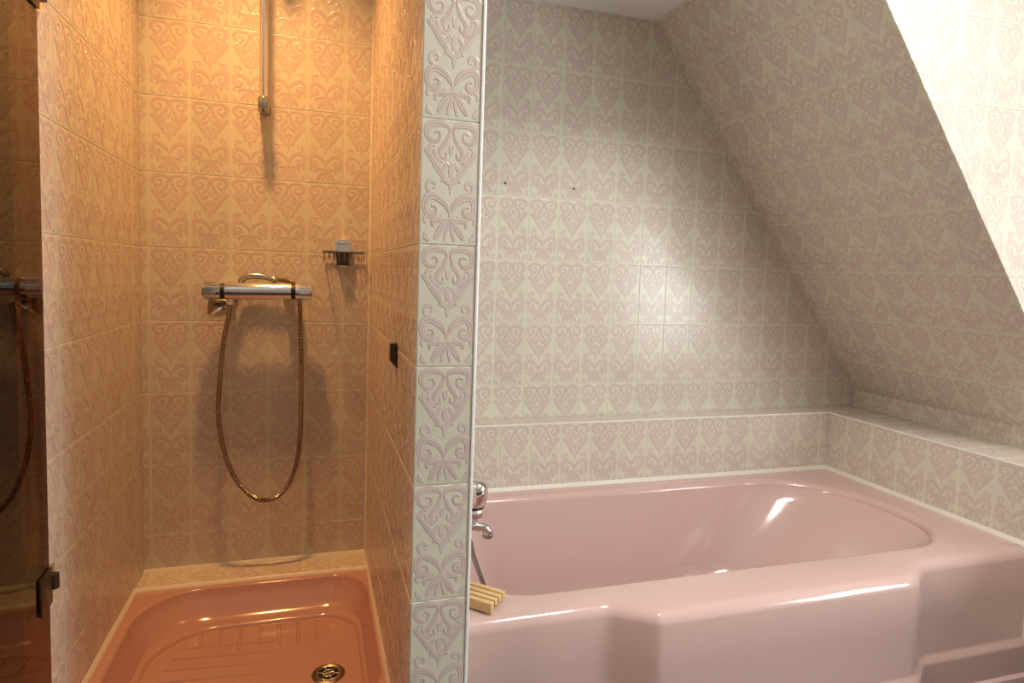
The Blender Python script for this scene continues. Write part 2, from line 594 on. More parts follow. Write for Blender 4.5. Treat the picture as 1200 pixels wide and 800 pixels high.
# sill behind the shower tray
sill = slab('wall_sill', (XL - G, YSILL, 0), (XDL + G, YB + G, ZTR + 0.006 - G), M_GROUT, 'narrow tiled sill behind the shower tray')
lay_tiles(sill, (0, 0, ZTR + 0.006), (1, 0, 0), (0, 1, 0), rect(XL, XDL, YSILL, YB), -0.4217, YSILL - 0.0008, swap=True)

# the rest of the bathroom, behind and beside the camera
slab('wall_left_front', (-1.7, 1.246, 0), (-0.58, 1.38, ZR), M_ROOM, 'plain wall outside the shower, behind the open glass door')
slab('wall_far_left', (-1.8, -2.1, 0), (-1.7, 2.0, ZR), M_ROOM, 'plain left wall of the bathroom')
slab('wall_front', (-1.7, -2.2, 0), (2.6, -2.1, ZR), M_ROOM, 'plain wall behind the camera')
WY0, WY1, WZ0, WZ1, WX = -0.42, 0.42, 0.58, 1.40, 2.25
bm = bmesh.new()
add_box(bm, (WX, -2.1, ZL - 0.02), (WX + 0.12, WY0, ZR))
add_box(bm, (WX, WY1, ZL - 0.02), (WX + 0.12, YC + 0.05, ZR))
add_box(bm, (WX, WY0, ZL - 0.02), (WX + 0.12, WY1, WZ0))
add_box(bm, (WX, WY0, WZ1), (WX + 0.12, WY1, ZR))
tag(finish('wall_dormer', bm, M_PLASTER), 'dormer wall that holds the window', 'wall', 'structure')


def build_window(bm):
    for y0, y1, z0, z1 in ((WY0, WY0 + 0.05, WZ0, WZ1), (WY1 - 0.05, WY1, WZ0, WZ1), (WY0, WY1, WZ0, WZ0 + 0.05), (WY0, WY1, WZ1 - 0.05, WZ1), (-0.025, 0.025, WZ0, WZ1)):
        add_box(bm, (WX + 0.03, y0, z0), (WX + 0.08, y1, z1), 0.004)


win = tag(quick('window_1', None, M_TRIM, build_window), 'white casement window in the dormer', 'window', 'structure')
for y0, y1 in ((WY0 + 0.045, -0.020), (0.020, WY1 - 0.045)):
    quick('pane', win, M_PANE, lambda bm: add_box(bm, (WX + 0.052, y0, WZ0 + 0.045), (WX + 0.056, y1, WZ1 - 0.045)))


# ------------------------------------------------------------------ bathtub
def smooth01(t):
    t = min(1, max(0, t))
    return t * t * (3 - 2 * t)


def ramp(x, a, b, e=0.16):
    """a straight splay with eased ends"""
    t = (x - a) / (b - a)
    if t <= 0: return 0.0
    if t >= 1: return 1.0
    if t < e: return t * t / (2 * e) / (1 - e)
    if t > 1 - e: return 1 - (1 - t) ** 2 / (2 * e) / (1 - e)
    return (t - e / 2) / (1 - e)


def front_y(x):
    return 1.111 - 0.057 * ramp(x, 0.578, 0.678) + 0.057 * ramp(x, 1.325, 1.455, 0.40)


def sd_round(px, py, box, rad):
    """signed distance to a rounded rectangle; box = (x0, x1, y0, y1), rad = (left front, right front, right back, left back)"""
    cx, cy = (box[0] + box[1]) / 2, (box[2] + box[3]) / 2
    hx, hy = (box[1] - box[0]) / 2, (box[3] - box[2]) / 2
    x, y = px - cx, py - cy
    r = (rad[0] if x < 0 else rad[1]) if y < 0 else (rad[3] if x < 0 else rad[2])
    qx, qy = abs(x) - hx + r, abs(y) - hy + r
    return min(max(qx, qy), 0) + math.hypot(max(qx, 0), max(qy, 0)) - r


def ray_round(c, d, box, rad):
    lo, hi = 0.0, 3.0
    for _ in range(40):
        m = (lo + hi) / 2
        if sd_round(c[0] + d[0] * m, c[1] + d[1] * m, box, rad) < 0: lo = m
        else: hi = m
    return (c[0] + d[0] * lo, c[1] + d[1] * lo)


def loft(bm, rings, close_last=True):
    vr = [[bm.verts.new(p) for p in r] for r in rings]
    n = len(vr[0])
    for a, b in zip(vr, vr[1:]):
        for k in range(n):
            bm.faces.new((a[k], a[(k + 1) % n], b[(k + 1) % n], b[k]))
    if close_last:
        bm.faces.new(vr[-1])
    return vr


TX0, TX1, TY1 = XDR + 0.0015, XK - 0.004, YK - 0.002


def tub_outer():
    pts = []
    nF, nS, nB = 150, 24, 80
    for i in range(nF):
        x = TX0 + (TX1 - TX0) * i / nF
        pts.append((x, front_y(x), True))
    for i in range(nS):
        y = front_y(TX1) + (TY1 - front_y(TX1)) * i / nS
        pts.append((TX1, y, False))
    for i in range(nB):
        pts.append((TX1 + (TX0 - TX1) * i / nB, TY1, False))
    for i in range(nS):
        pts.append((TX0, TY1 + (front_y(TX0) - TY1) * i / nS, False))
    return pts


def build_tub(bm):
    out = tub_outer()
    c = (1.0, 1.47)
    rings = []
    rr = 0.030

    def shell(off, z):
        r = []
        for i, (x, y, fr) in enumerate(out):
            if fr or abs(y - front_y(x)) < 1e-6:
                # offset along the plan normal of the stepped front
                e = 0.004
                s = (front_y(min(x + e, TX1)) - front_y(max(x - e, TX0))) / (min(x + e, TX1) - max(x - e, TX0))
                nx, ny = s / math.hypot(s, 1), -1 / math.hypot(s, 1)
                if x <= TX0 + 1e-6 or x >= TX1 - 1e-6: nx = 0
                r.append((min(max(x + nx * off, TX0), TX1), y + ny * off, z))
            else:
                r.append((x, y, z))
        return r
    # the apron's right end stands a little back from the end of the rim
    def back(r, d):
        w = TX1 - 1.50
        return [(x - d * max(0.0, (x - 1.50) / w), y, z) for x, y, z in r]
    # apron from the floor up: two stepped plinth bands, splayed face, rolled rim
    for off, z in ((0.022, 0.0), (0.022, 0.028), (0.020, 0.037), (0.012, 0.043), (0.011, 0.052), (0.011, 0.110), (0.010, 0.118), (0.002, 0.127), (0.0, 0.136), (-0.003, 0.24)):
        rings.append(back(shell(off, z), 0.016))
    for i in range(1, 9):
        t = i / 8 * PI / 2
        rings.append(back(shell(-0.006 - rr * (1 - math.cos(t)), ZT - rr * (1 - math.sin(t)) - 0.002), 0.016 * (1 - i / 8) ** 2))
    rings.append(shell(-0.006 - rr - 0.012, ZT - 0.001))
    box0, rad0 = (0.340, 1.690, 1.202, 1.752), (0.12, 0.20, 0.30, 0.12)
    box1, rad1 = (0.43, 1.28, 1.275, 1.68), (0.12, 0.17, 0.17, 0.12)
    dirs = []
    for p in rings[-1]:
        v = Vector((p[0] - c[0], p[1] - c[1])).normalized()
        dirs.append((v.x, v.y))

    def inner(f, z, grow=0.0):
        b = tuple(a0 + (a1 - a0) * f for a0, a1 in zip(box0, box1))
        b = (b[0] - grow, b[1] + grow, b[2] - grow, b[3] + grow)
        rd = tuple(a0 + (a1 - a0) * f + grow for a0, a1 in zip(rad0, rad1))
        return [(*ray_round(c, d, b, rd), z) for d in dirs]
    rl = 0.020
    for i in range(0, 7):
        t = i / 6 * PI / 2
        rings.append(inner(0.0, ZT - rl * (1 - math.cos(t)), rl * (1 - math.sin(t)) - 0.004))
    D = 0.305
    for f in (0.15, 0.35, 0.55, 0.75, 0.88, 0.97):
        g = f ** 0.9 * 0.80
        rings.append(inner(g, ZT - 0.02 - (D - 0.02) * f * 0.90))
    for i in range(1, 6):
        t = i / 5
        rings.append(inner(0.80 + 0.32 * t, ZT - 0.02 - (D - 0.02) * (0.873 + 0.127 * math.sin(t * PI / 2))))
    loft(bm, rings)


tub = quick('bathtub', None, M_TUB, build_tub, 40)
tag(tub, 'built-in pink enamel bathtub with a stepped apron below the sloping tiles', 'bathtub')
quick('bath_drain', tub, M_CHROME, lambda bm: add_lathe(bm, (0.60, 1.47, ZT - 0.3055), (0, 0, 1), [(0.0, 0.0), (0.034, 0.0), (0.034, 0.002), (0.028, 0.0035), (0.020, 0.001), (0.0, 0.001)], 24), 40)

# sealant beads round the bath
t4 = quick('trim_4', None, M_SEAL, lambda bm: add_prism(bm, [(YK + 0.001, ZT - 0.004), (YK - 0.008, ZT - 0.002), (YK - 0.006, ZT + 0.004), (YK - 0.0008, ZT + 0.010), (YK + 0.001, ZT + 0.010)], 0, XDR, XK), 40)
tag(t4, 'cream sealant bead between bath rim and back ledge tiles', 'trim', 'structure')
t5 = quick('trim_5', None, M_SEAL, lambda bm: add_prism(bm, [(XK + 0.001, ZT - 0.012), (XK - 0.008, ZT - 0.012), (XK - 0.008, ZT - 0.001), (XK - 0.005, ZT + 0.003), (XK - 0.0008, ZT + 0.010), (XK + 0.001, ZT + 0.010)], 1, 1.135, YK), 40)
tag(t5, 'cream sealant bead between bath rim and right ledge tiles', 'trim', 'structure')
t6 = quick('trim_6', None, M_SEAL, lambda bm: add_prism(bm, [(XK - 0.015, 1.106), (XK - 0.0205, 1.109), (XK - 0.0205, 1.130), (XK - 0.015, 1.130)], 2, 0.0, ZT - 0.03), 40)
tag(t6, 'upright cream sealant bead at the right end of the bath apron', 'trim', 'structure')

# ------------------------------------------------------------------ shower tray
SX0, SX1, SY0, SY1 = XL + 0.001, XDL - 0.001, 1.215, YSILL - 0.0015
SC = (-0.13, 1.50)


def build_tray(bm):
    out = []
    n = 44
    for i in range(n): out.append((SX0 + (SX1 - SX0) * i / n, SY0))
    for i in range(n): out.append((SX1, SY0 + (SY1 - SY0) * i / n))
    for i in range(n): out.append((SX1 + (SX0 - SX1) * i / n, SY1))
    for i in range(n): out.append((SX0, SY1 + (SY0 - SY1) * i / n))

    def sh(ins, z):
        return [(min(max(x, SX0 + ins), SX1 - ins), min(max(y, SY0 + ins), SY1 - ins), z) for x, y in out]
    rings = [sh(0, 0.0), sh(0, ZTR - 0.006), sh(0.002, ZTR - 0.001), sh(0.005, ZTR)]
    dirs = []
    for p in rings[-1]:
        v = Vector((p[0] - SC[0], p[1] - SC[1])).normalized()
        dirs.append((v.x, v.y))
    b0, r0 = (-0.414, 0.152, 1.245, 1.792), (0.09, 0.09, 0.10, 0.15)
    b1, r1 = (-0.378, 0.128, 1.290, 1.735), (0.09, 0.09, 0.10, 0.15)

    def inner(f, z, grow=0.0):
        b = tuple(a0 + (a1 - a0) * f for a0, a1 in zip(b0, b1))
        b = (b[0] - grow, b[1] + grow, b[2] - grow, b[3] + grow)
        rd = tuple(a0 + (a1 - a0) * f + grow for a0, a1 in zip(r0, r1))
        return [(*ray_round(SC, d, b, rd), z) for d in dirs]
    rl = 0.009
    for i in range(0, 5):
        t = i / 4 * PI / 2
        rings.append(inner(0.0, ZTR - rl * (1 - math.cos(t)), rl * (1 - math.sin(t)) - 0.002))
    for f in (0.3, 0.6, 0.9):
        rings.append(inner(f, ZTR - 0.009 - 0.066 * f))
    for i in range(1, 5):
        t = i / 4 * PI / 2
        rings.append(inner(0.9 + 0.55 * math.sin(t) * 0.8, 0.0935 - 0.0115 * (1 - math.cos(t))))
    loft(bm, rings)


tray = quick('shower_tray', None, M_TRAY, build_tray, 45)
tag(tray, 'square pink enamel shower tray on the floor between the tiled walls', 'shower tray')


def rib_bm(bm, x0, y0, x1, y1, w=0.0045):
    p0, p1 = Vector((x0, y0, 0.0818)), Vector((x1, y1, 0.0818))
    d = (p1 - p0).normalized()
    n = Vector((-d.y, d.x, 0)) * w
    rows = []
    for t, s in ((0, 0.3), (0.02, 0.8), (0.06, 1), (0.94, 1), (0.98, 0.8), (1, 0.3)):
        q = p0.lerp(p1, t)
        h = Vector((0, 0, 0.0030 * s))
        rows.append([bm.verts.new(q - n * s), bm.verts.new(q - n * 0.5 * s + h), bm.verts.new(q + n * 0.5 * s + h), bm.verts.new(q + n * s)])
    for a_, b_ in zip(rows, rows[1:]):
        for j in range(3):
            bm.faces.new((a_[j], b_[j], b_[j + 1], a_[j + 1]))


for i in range(6):          # treads across the left half
    y = 1.655 - 0.043 * i
    quick('tread_rib', tray, M_TRAY, lambda bm: rib_bm(bm, -0.335 + 0.004 * (5 - i), y - 0.006, -0.085, y - 0.026), 40)
for i in range(7):          # treads towards the back edge
    x = -0.265 + 0.047 * i
    quick('tread_rib', tray, M_TRAY, lambda bm: rib_bm(bm, x, 1.712 if 0 < i < 6 else 1.705, x + 0.004, 1.655 if i < 2 else 1.605), 40)

DX, DY, DZ = 0.044, 1.462, 0.0822
drain = quick('drain', tray, M_HOSE, lambda bm: add_lathe(bm, (DX, DY, DZ), (0, 0, 1), [(0.038, 0.0), (0.038, 0.0015), (0.034, 0.0040), (0.0285, 0.0030), (0.0265, 0.0010), (0.0265, 0.0)], 32), 40)
drain['label'] = 'round metal drain with a pierced strainer'
quick('drain_well', drain, M_BLACK, lambda bm: add_lathe(bm, (DX, DY, DZ + 0.0003), (0, 0, 1), [(0.0, 0.0), (0.0275, 0.0), (0.0275, 0.0006), (0.0, 0.0006)], 24))


def strainer(bm):
    z = DZ + 0.0020
    for r, n in ((0.0255, 28), (0.0125, 18)):
        add_tube(bm, [(DX + r * math.cos(2 * PI * i / n), DY + r * math.sin(2 * PI * i / n), z) for i in range(n + 1)], 0.0013, 6, False)
    add_lathe(bm, (DX, DY, z - 0.001), (0, 0, 1), [(0.0045, 0.0), (0.0045, 0.002), (0.0, 0.0026)], 12)
    for i in range(6):
        a_ = 2 * PI * i / 6 + 0.3
        add_tube(bm, [(DX + 0.003 * math.cos(a_), DY + 0.003 * math.sin(a_), z), (DX + 0.0125 * math.cos(a_), DY + 0.0125 * math.sin(a_), z)], 0.0012, 6)
        a_ += PI / 6
        add_tube(bm, [(DX + 0.0125 * math.cos(a_), DY + 0.0125 * math.sin(a_), z), (DX + 0.026 * math.cos(a_), DY + 0.026 * math.sin(a_), z)], 0.0012, 6)


quick('strainer', drain, M_CHROME, strainer, 40)

# sealant round the tray
t7 = quick('trim_7', None, M_SEAL, lambda bm: add_prism(bm, [(XL - 0.001, ZTR - 0.002), (XL + 0.008, ZTR - 0.001), (XL + 0.006, ZTR + 0.003), (XL + 0.001, ZTR + 0.009), (XL - 0.001, ZTR + 0.009)], 1, 1.262, YSILL), 40)
tag(t7, 'pale sealant bead between shower tray and left wall', 'trim', 'structure')
t8 = quick('trim_8', None, M_SEAL, lambda bm: add_prism(bm, [(XDL + 0.001, ZTR - 0.002), (XDL - 0.007, ZTR - 0.001), (XDL - 0.005, ZTR + 0.003), (XDL - 0.001, ZTR + 0.009), (XDL + 0.001, ZTR + 0.009)], 1, YP + 0.01, YSILL), 40)
tag(t8, 'pale sealant bead between shower tray and partition', 'trim', 'structure')
t9 = quick('trim_9', None, M_SEAL, lambda bm: add_prism(bm, [(YSILL + 0.002, ZTR - 0.002), (YSILL - 0.006, ZTR - 0.001), (YSILL - 0.004, ZTR + 0.004), (YSILL + 0.002, ZTR + 0.0075)], 0, XL, XDL), 40)
tag(t9, 'pale sealant bead between shower tray and tiled sill', 'trim', 'structure')
t10 = quick('trim_10', None, M_SEAL, lambda bm: add_prism(bm, [(YB + 0.001, ZTR + 0.004), (YB - 0.007, ZTR + 0.0055), (YB - 0.005, ZTR + 0.010), (YB - 0.0005, ZTR + 0.015), (YB + 0.001, ZTR + 0.015)], 0, XL, XDL), 40)
tag(t10, 'pale sealant bead where the sill meets the back wall', 'trim', 'structure')
t11 = quick('trim_11', None, M_SEAL, lambda bm: add_prism(bm, [(XDL + 0.001, YB + 0.001), (XDL + 0.001, YB - 0.006), (XDL - 0.0015, YB - 0.004), (XDL - 0.004, YB - 0.0015), (XDL - 0.006, YB + 0.001)], 2, ZTR, ZR), 40)
tag(t11, 'pale sealant bead in the right corner of the shower', 'trim', 'structure')

# ------------------------------------------------------------------ shower mixer and its hose
MZ, MY = 0.965, 1.835          # axis of the mixer bar
mix = empty('shower_mixer', (-0.14, YB, MZ))
tag(mix, 'chrome bar shower mixer on the shower back wall', 'shower mixer')


def part(name, root, mat, fn, smooth=40):
    o = quick(name, None, mat, fn, smooth)
    o.parent = root
    o.matrix_parent_inverse = root.matrix_world.inverted()
    return o


AX = Vector((1, 0, 0.014)).normalized()
def ax(x): return Vector((0, MY, MZ)) + AX * x
part('body', mix, M_CHROME, lambda bm: add_lathe(bm, ax(-0.226), AX, [(0.0, 0.0), (0.021, 0.0), (0.0228, 0.0015), (0.0228, 0.1695), (0.021, 0.171), (0.0, 0.171)], 32))
for x0, s in ((-0.226, -1), (-0.055, 1)):
    part('collar', mix, M_BLACK, lambda bm: add_lathe(bm, ax(x0), AX * s, [(0.0, 0.0), (0.0212, 0.0), (0.0212, 0.009), (0.0, 0.009)], 28))['label'] = 'black ring beside the handle'

    def handle(bm):
        prof = [(0.0, 0.009), (0.0205, 0.009), (0.0222, 0.0105), (0.0222, 0.052), (0.0205, 0.054), (0.017, 0.055), (0.0, 0.0535)]
        add_lathe(bm, ax(x0), AX * s, prof, 28)
        for i in range(10):
            t = 2 * PI * i / 10 + 0.2
            o_ = Vector((0, math.cos(t), math.sin(t))) * 0.0220
            add_tube(bm, [ax(x0) + AX * s * 0.020 + o_, ax(x0) + AX * s * 0.049 + o_], 0.0022, 6)
    part('handle', mix, M_CHROME, handle)
for x in (-0.215, -0.065):
    part('wall_union', mix, M_CHROME, lambda bm: (add_lathe(bm, (x, YB, MZ + 0.002), (0, -1, 0), [(0.021, 0.0), (0.021, 0.003), (0.018, 0.010), (0.0135, 0.013), (0.0, 0.013)], 24),
                                                  add_lathe(bm, (x, YB - 0.010, MZ + 0.001), (0, -1, 0), [(0.0, 0.0), (0.012, 0.0), (0.012, 0.058), (0.0, 0.058)], 20)))
part('hose_outlet', mix, M_CHROME, lambda bm: add_lathe(bm, (-0.212, MY, MZ - 0.019), (0, 0, -1), [(0.0, 0.0), (0.0085, 0.0), (0.0085, 0.010), (0.0105, 0.011), (0.0105, 0.020), (0.0085, 0.021), (0.0, 0.021)], 16))

HOSE = [(-0.212, 1.835, 0.9232), (-0.218, 1.838, 0.885), (-0.229, 1.84, 0.825), (-0.240, 1.845, 0.708), (-0.243, 1.848, 0.614), (-0.229, 1.85, 0.519), (-0.201, 1.852, 0.440), (-0.160, 1.852, 0.389), (-0.122, 1.852, 0.372),
        (-0.080, 1.852, 0.388), (-0.047, 1.852, 0.445), (-0.031, 1.853, 0.533), (-0.028, 1.857, 0.656), (-0.029, 1.865, 0.777), (-0.032, 1.876, 0.870), (-0.035, 1.880, 0.940), (-0.041, 1.881, 0.972), (-0.060, 1.880, 0.990), (-0.084, 1.879, 0.9945), (-0.0955, 1.879, 0.9948)]


def ribbed_hose(bm, ctrl, r, pitch, seg=10):
    pts = catmull(ctrl, 40)
    acc, path = 0.0, [pts[0]]
    for a_, b_ in zip(pts, pts[1:]):
        acc += (b_ - a_).length
        if acc >= pitch / 2:
            path.append(b_)
            acc = 0.0
    add_tube(bm, path, [r if i % 2 else r * 0.78 for i in range(len(path))], seg)


hose = quick('shower_hose', None, M_HOSE, lambda bm: ribbed_hose(bm, HOSE, 0.0072, 0.0058, 12), 25)
tag(hose, 'ribbed metal shower hose hanging in a loop below the mixer', 'hose')

# hand shower tucked behind the mixer bar: arched handle above, head below on the left
hs = empty('hand_shower', (-0.18, 1.872, 0.985))
tag(hs, 'chrome hand shower tucked behind the mixer bar', 'hand shower')
HB = catmull([(-0.112, 1.880, 0.9965), (-0.128, 1.880, 1.0015), (-0.150, 1.880, 1.004), (-0.172, 1.880, 1.001), (-0.1885, 1.880, 0.990), (-0.1925, 1.880, 0.968), (-0.1955, 1.880, 0.948), (-0.207, 1.879, 0.936), (-0.226, 1.876, 0.931), (-0.246, 1.871, 0.932), (-0.2615, 1.868, 0.934)], 6)
part('handle', hs, M_STEEL, lambda bm: add_tube(bm, HB, [0.0074 + 0.0014 * max(0.0, math.cos((i / (len(HB) - 1) - 0.25) * PI * 2)) for i in range(len(HB))], 16))
part('hose_nut', hs, M_STEEL, lambda bm: add_lathe(bm, (-0.0965, 1.879, 0.9948), (-1, 0, 0.12), [(0.0, 0.0), (0.0085, 0.0), (0.0095, 0.002), (0.0095, 0.013), (0.008, 0.015), (0.0, 0.015)], 8))
HA = Vector((0.55, -0.30, -0.78)).normalized()
HP = Vector((-0.2455, 1.857, 0.9085))
part('shower_head', hs, M_HOSE, lambda bm: add_lathe(bm, HP, HA, [(0.0, -0.034), (0.009, -0.033), (0.014, -0.026), (0.021, -0.014), (0.026, -0.005), (0.0265, 0.004)], 28))
part('spray_face', hs, M_CHROME, lambda bm: add_lathe(bm, HP, HA, [(0.0265, 0.0035), (0.0275, 0.005), (0.0275, 0.011), (0.024, 0.013), (0.0, 0.0125)], 28), 30)

# ------------------------------------------------------------------ shower rail
RX, RY, RZ0, RZ1 = -0.131, 1.852, 1.462, 2.10
rail = empty('shower_rail', (RX, YB, RZ0))
tag(rail, 'vertical chrome shower rail on the back wall above the mixer', 'shower rail')
part('pole', rail, M_CHROME, lambda bm: add_tube(bm, [(RX, RY, RZ0 - 0.004), (RX, RY, RZ1)], 0.0105, 20))
for z in (RZ0, RZ1 - 0.02):
    def bracket(bm):
        add_lathe(bm, (RX, YB - 0.001, z), (0, -1, 0), [(0.0, 0.0), (0.015, 0.0), (0.014, 0.012), (0.012, 0.040), (0.0135, 0.058), (0.0135, 0.066), (0.011, 0.070), (0.0, 0.071)], 20)
        add_lathe(bm, (RX, RY, z - 0.017), (0, 0, 1), [(0.0, 0.0), (0.012, 0.0), (0.0145, 0.004), (0.0145, 0.020), (0.0150, 0.036), (0.012, 0.040), (0.0, 0.040)], 20)
    part('end_bracket', rail, M_STEEL, bracket)


def slider(bm):
    add_lathe(bm, (RX, RY, 1.90), (0, 0, 1), [(0.0, 0.0), (0.019, 0.0), (0.020, 0.004), (0.020, 0.05), (0.018, 0.054), (0.0, 0.054)], 20)
    add_lathe(bm, (RX, RY, 1.927), (0.55, -1, 0), [(0.0, 0.0), (0.010, 0.0), (0.010, 0.04), (0.018, 0.045), (0.018, 0.065), (0.0, 0.065)], 16)
    add_lathe(bm, (RX, RY, 1.927), (-1, 0, 0), [(0.0, 0.0), (0.012, 0.0), (0.016, 0.025), (0.014, 0.045), (0.0, 0.045)], 16)


part('slider', rail, M_STEEL, slider)

# ------------------------------------------------------------------ soap basket on the back wall
BX, BZ = 0.084, 1.079
bk = empty('soap_basket', (BX, YB, BZ))
tag(bk, 'small chrome wire soap basket beside the shower mixer', 'soap basket')


def back_plate(bm):
    add_prism(bm, [(BX - 0.0225, BZ + 0.004), (BX + 0.0225, BZ + 0.004), (BX + 0.0205, BZ + 0.026), (BX + 0.016, BZ + 0.036), (BX - 0.016, BZ + 0.036), (BX - 0.0205, BZ + 0.026)], 1, YB - 0.020, YB - 0.001)


part('holder_plate', bk, M_CHROME, back_plate, 30)
part('plate_lip', bk, M_CHROME, lambda bm: add_box(bm, (BX - 0.016, YB - 0.026, BZ + 0.023), (BX + 0.016, YB - 0.019, BZ + 0.028), 0.0015))
Y0_, Y1_ = YB - 0.100, YB - 0.012
X0_, X1_ = BX - 0.056, BX + 0.056
part('wire_rim', bk, M_STEEL, lambda bm: add_tube(bm, [(X0_, Y1_, BZ), (X0_, Y0_ + 0.012, BZ), (X0_ + 0.012, Y0_, BZ), (X1_ - 0.012, Y0_, BZ), (X1_, Y0_ + 0.012, BZ), (X1_, Y1_, BZ), (X0_, Y1_, BZ)], 0.0028, 8))
for i in range(9):
    x = X0_ + 0.003 + (X1_ - X0_ - 0.006) * i / 8
    zb = BZ - 0.024
    part('wire', bk, M_STEEL, lambda bm: add_tube(bm, [(x, Y0_ + 0.004, BZ), (x, Y0_ + 0.006, zb + 0.006), (x, Y0_ + 0.012, zb), (x, Y1_ - 0.006, zb), (x, Y1_, zb + 0.006), (x, Y1_, BZ)], 0.0013, 6))
part('hinge_block', bk, M_BRONZE, lambda bm: add_prism(bm, [(BX - 0.016, BZ - 0.042), (BX + 0.016, BZ - 0.042), (BX + 0.021, BZ - 0.002), (BX - 0.021, BZ - 0.002)], 1, YB - 0.022, YB - 0.001), 30)
part('block_lip', bk, M_CHROME, lambda bm: add_box(bm, (BX - 0.015, YB - 0.028, BZ - 0.044), (BX + 0.015, YB - 0.019, BZ - 0.0385), 0.0015))

# ------------------------------------------------------------------ glass shower door, standing open towards the room
HX, HY = -0.4395, 1.242
door = empty('glass_shower_door', (HX, HY, 0.18))
tag(door, 'smoked glass shower door standing open at the left edge of the shower', 'shower door')
ANG = math.radians(2.2)
DD = Vector((math.sin(ANG), -math.cos(ANG), 0))       # from the hinge side towards the free edge
DN = Vector((math.cos(ANG), math.sin(ANG), 0))        # face normal, into the shower


def door_box(bm, s0, s1, n0, n1, z0, z1, bev=0.0):
    h = Vector((HX, HY, 0))
    vs = []
    tmp = bmesh.new()
    add_box(tmp, (s0, n0, z0), (s1, n1, z1), bev)
    for v in tmp.verts:
        v.co = h + DD * v.co.x + DN * v.co.y + Vector((0, 0, v.co.z))
    me = bpy.data.meshes.new('tmp')
    tmp.to_mesh(me)
    tmp.free()
    bm.from_mesh(me)
    bpy.data.meshes.remove(me)


part('glass_pane', door, M_GLASS, lambda bm: door_box(bm, 0.0, 0.56, -0.004, 0.004, 0.19, 2.02), None)
for zc in (0.463, 1.470):
    hg = part('hinge', door, M_BRONZE, lambda bm: (door_box(bm, -0.002, 0.052, 0.004, 0.008, zc - 0.032, zc + 0.032, 0.001), door_box(bm, -0.002, 0.052, -0.008, -0.004, zc - 0.032, zc + 0.032, 0.001)), 30)

    def wallplate(bm):
        add_prism(bm, [(1.2465, zc - 0.034), (1.276, zc - 0.026), (1.276, zc + 0.026), (1.2465, zc + 0.034)], 0, XL - 0.001, XL + 0.006)
    wp = quick('wall_plate', None, M_CHROME, wallplate, 30)
    wp.parent = hg
    wp.matrix_parent_inverse = hg.matrix_world.inverted()
    kn = quick('knuckle', None, M_BRONZE, lambda bm: add_lathe(bm, (HX + 0.005, 1.258, zc - 0.013), (0, 0, 1), [(0.0, 0.0), (0.0085, 0.0), (0.0085, 0.026), (0.0, 0.026)], 14), 40)
    kn.parent = hg
    kn.matrix_parent_inverse = hg.matrix_world.inverted()

# small door catch on the partition
ct = empty('door_catch', (XDL, 1.26, 0.862))
tag(ct, 'small dark metal door catch on the shower side of the partition', 'door catch')
part('catch_plate', ct, M_BRONZE, lambda bm: add_box(bm, (XDL - 0.003, 1.248, 0.838), (XDL + 0.001, 1.274, 0.886), 0.001))
part('catch_block', ct, M_BRONZE, lambda bm: add_prism(bm, [(XDL - 0.014, 0.886), (XDL + 0.0, 0.886), (XDL + 0.0, 0.842), (XDL - 0.006, 0.842), (XDL - 0.014, 0.852)], 1, 1.252, 1.268), 30)
part('catch_pin', ct, M_STEEL, lambda bm: add_tube(bm, [(XDL - 0.0155, 1.260, 0.868), (XDL - 0.004, 1.260, 0.868)], 0.004, 10))

# ------------------------------------------------------------------ bath mixer on the bath side of the partition
TYM = 1.46
bt = empty('bath_mixer', (XDR, TYM, 0.44))
tag(bt, 'chrome bath mixer with round knob on the partition above the bath', 'bath mixer')
part('body', bt, M_CHROME, lambda bm: (add_lathe(bm, (XDR + 0.0005, TYM, 0.445), (1, 0, 0), [(0.0, 0.0), (0.034, 0.0), (0.034, 0.004), (0.028, 0.010), (0.024, 0.030), (0.025, 0.075), (0.025, 0.125), (0.018, 0.138), (0.0, 0.140)], 28)))
KN = Vector((0.06, -0.28, 0.96)).normalized()
K0 = Vector((0.384, TYM, 0.464))
part('knob_neck', bt, M_CHROME, lambda bm: add_lathe(bm, (0.376, TYM, 0.43), (0.12, 0, 0.98), [(0.0, 0.0), (0.018, 0.0), (0.018, 0.035), (0.0, 0.036)], 24))
part('knob_ring', bt, M_BLACK, lambda bm: add_lathe(bm, K0, KN, [(0.0, 0.0), (0.024, 0.0), (0.0265, 0.002), (0.0265, 0.009), (0.0, 0.009)], 32))['label'] = 'black ring under the knob'
part('knob', bt, M_CHROME, lambda bm: add_lathe(bm, K0 + KN * 0.009, KN, [(0.0, 0.0), (0.027, 0.0), (0.0295, 0.006), (0.0295, 0.030), (0.027, 0.046), (0.020, 0.056), (0.010, 0.061), (0.0, 0.062)], 32))
SPT = catmull([(XDR + 0.05, TYM, 0.428), (XDR + 0.09, TYM, 0.415), (XDR + 0.125, TYM, 0.409), (XDR + 0.148, TYM, 0.405), (XDR + 0.158, TYM, 0.396), (XDR + 0.159, TYM, 0.386)], 5)
part('spout', bt, M_CHROME, lambda bm: add_tube(bm, SPT, [0.0115 if i < len(SPT) - 6 else 0.012 for i in range(len(SPT))], 18))
part('aerator', bt, M_STEEL, lambda bm: add_lathe(bm, (XDR + 0.159, TYM, 0.388), (0.05, 0, -1), [(0.0, 0.0), (0.0135, 0.0), (0.0135, 0.008), (0.011, 0.010), (0.0, 0.010)], 18))
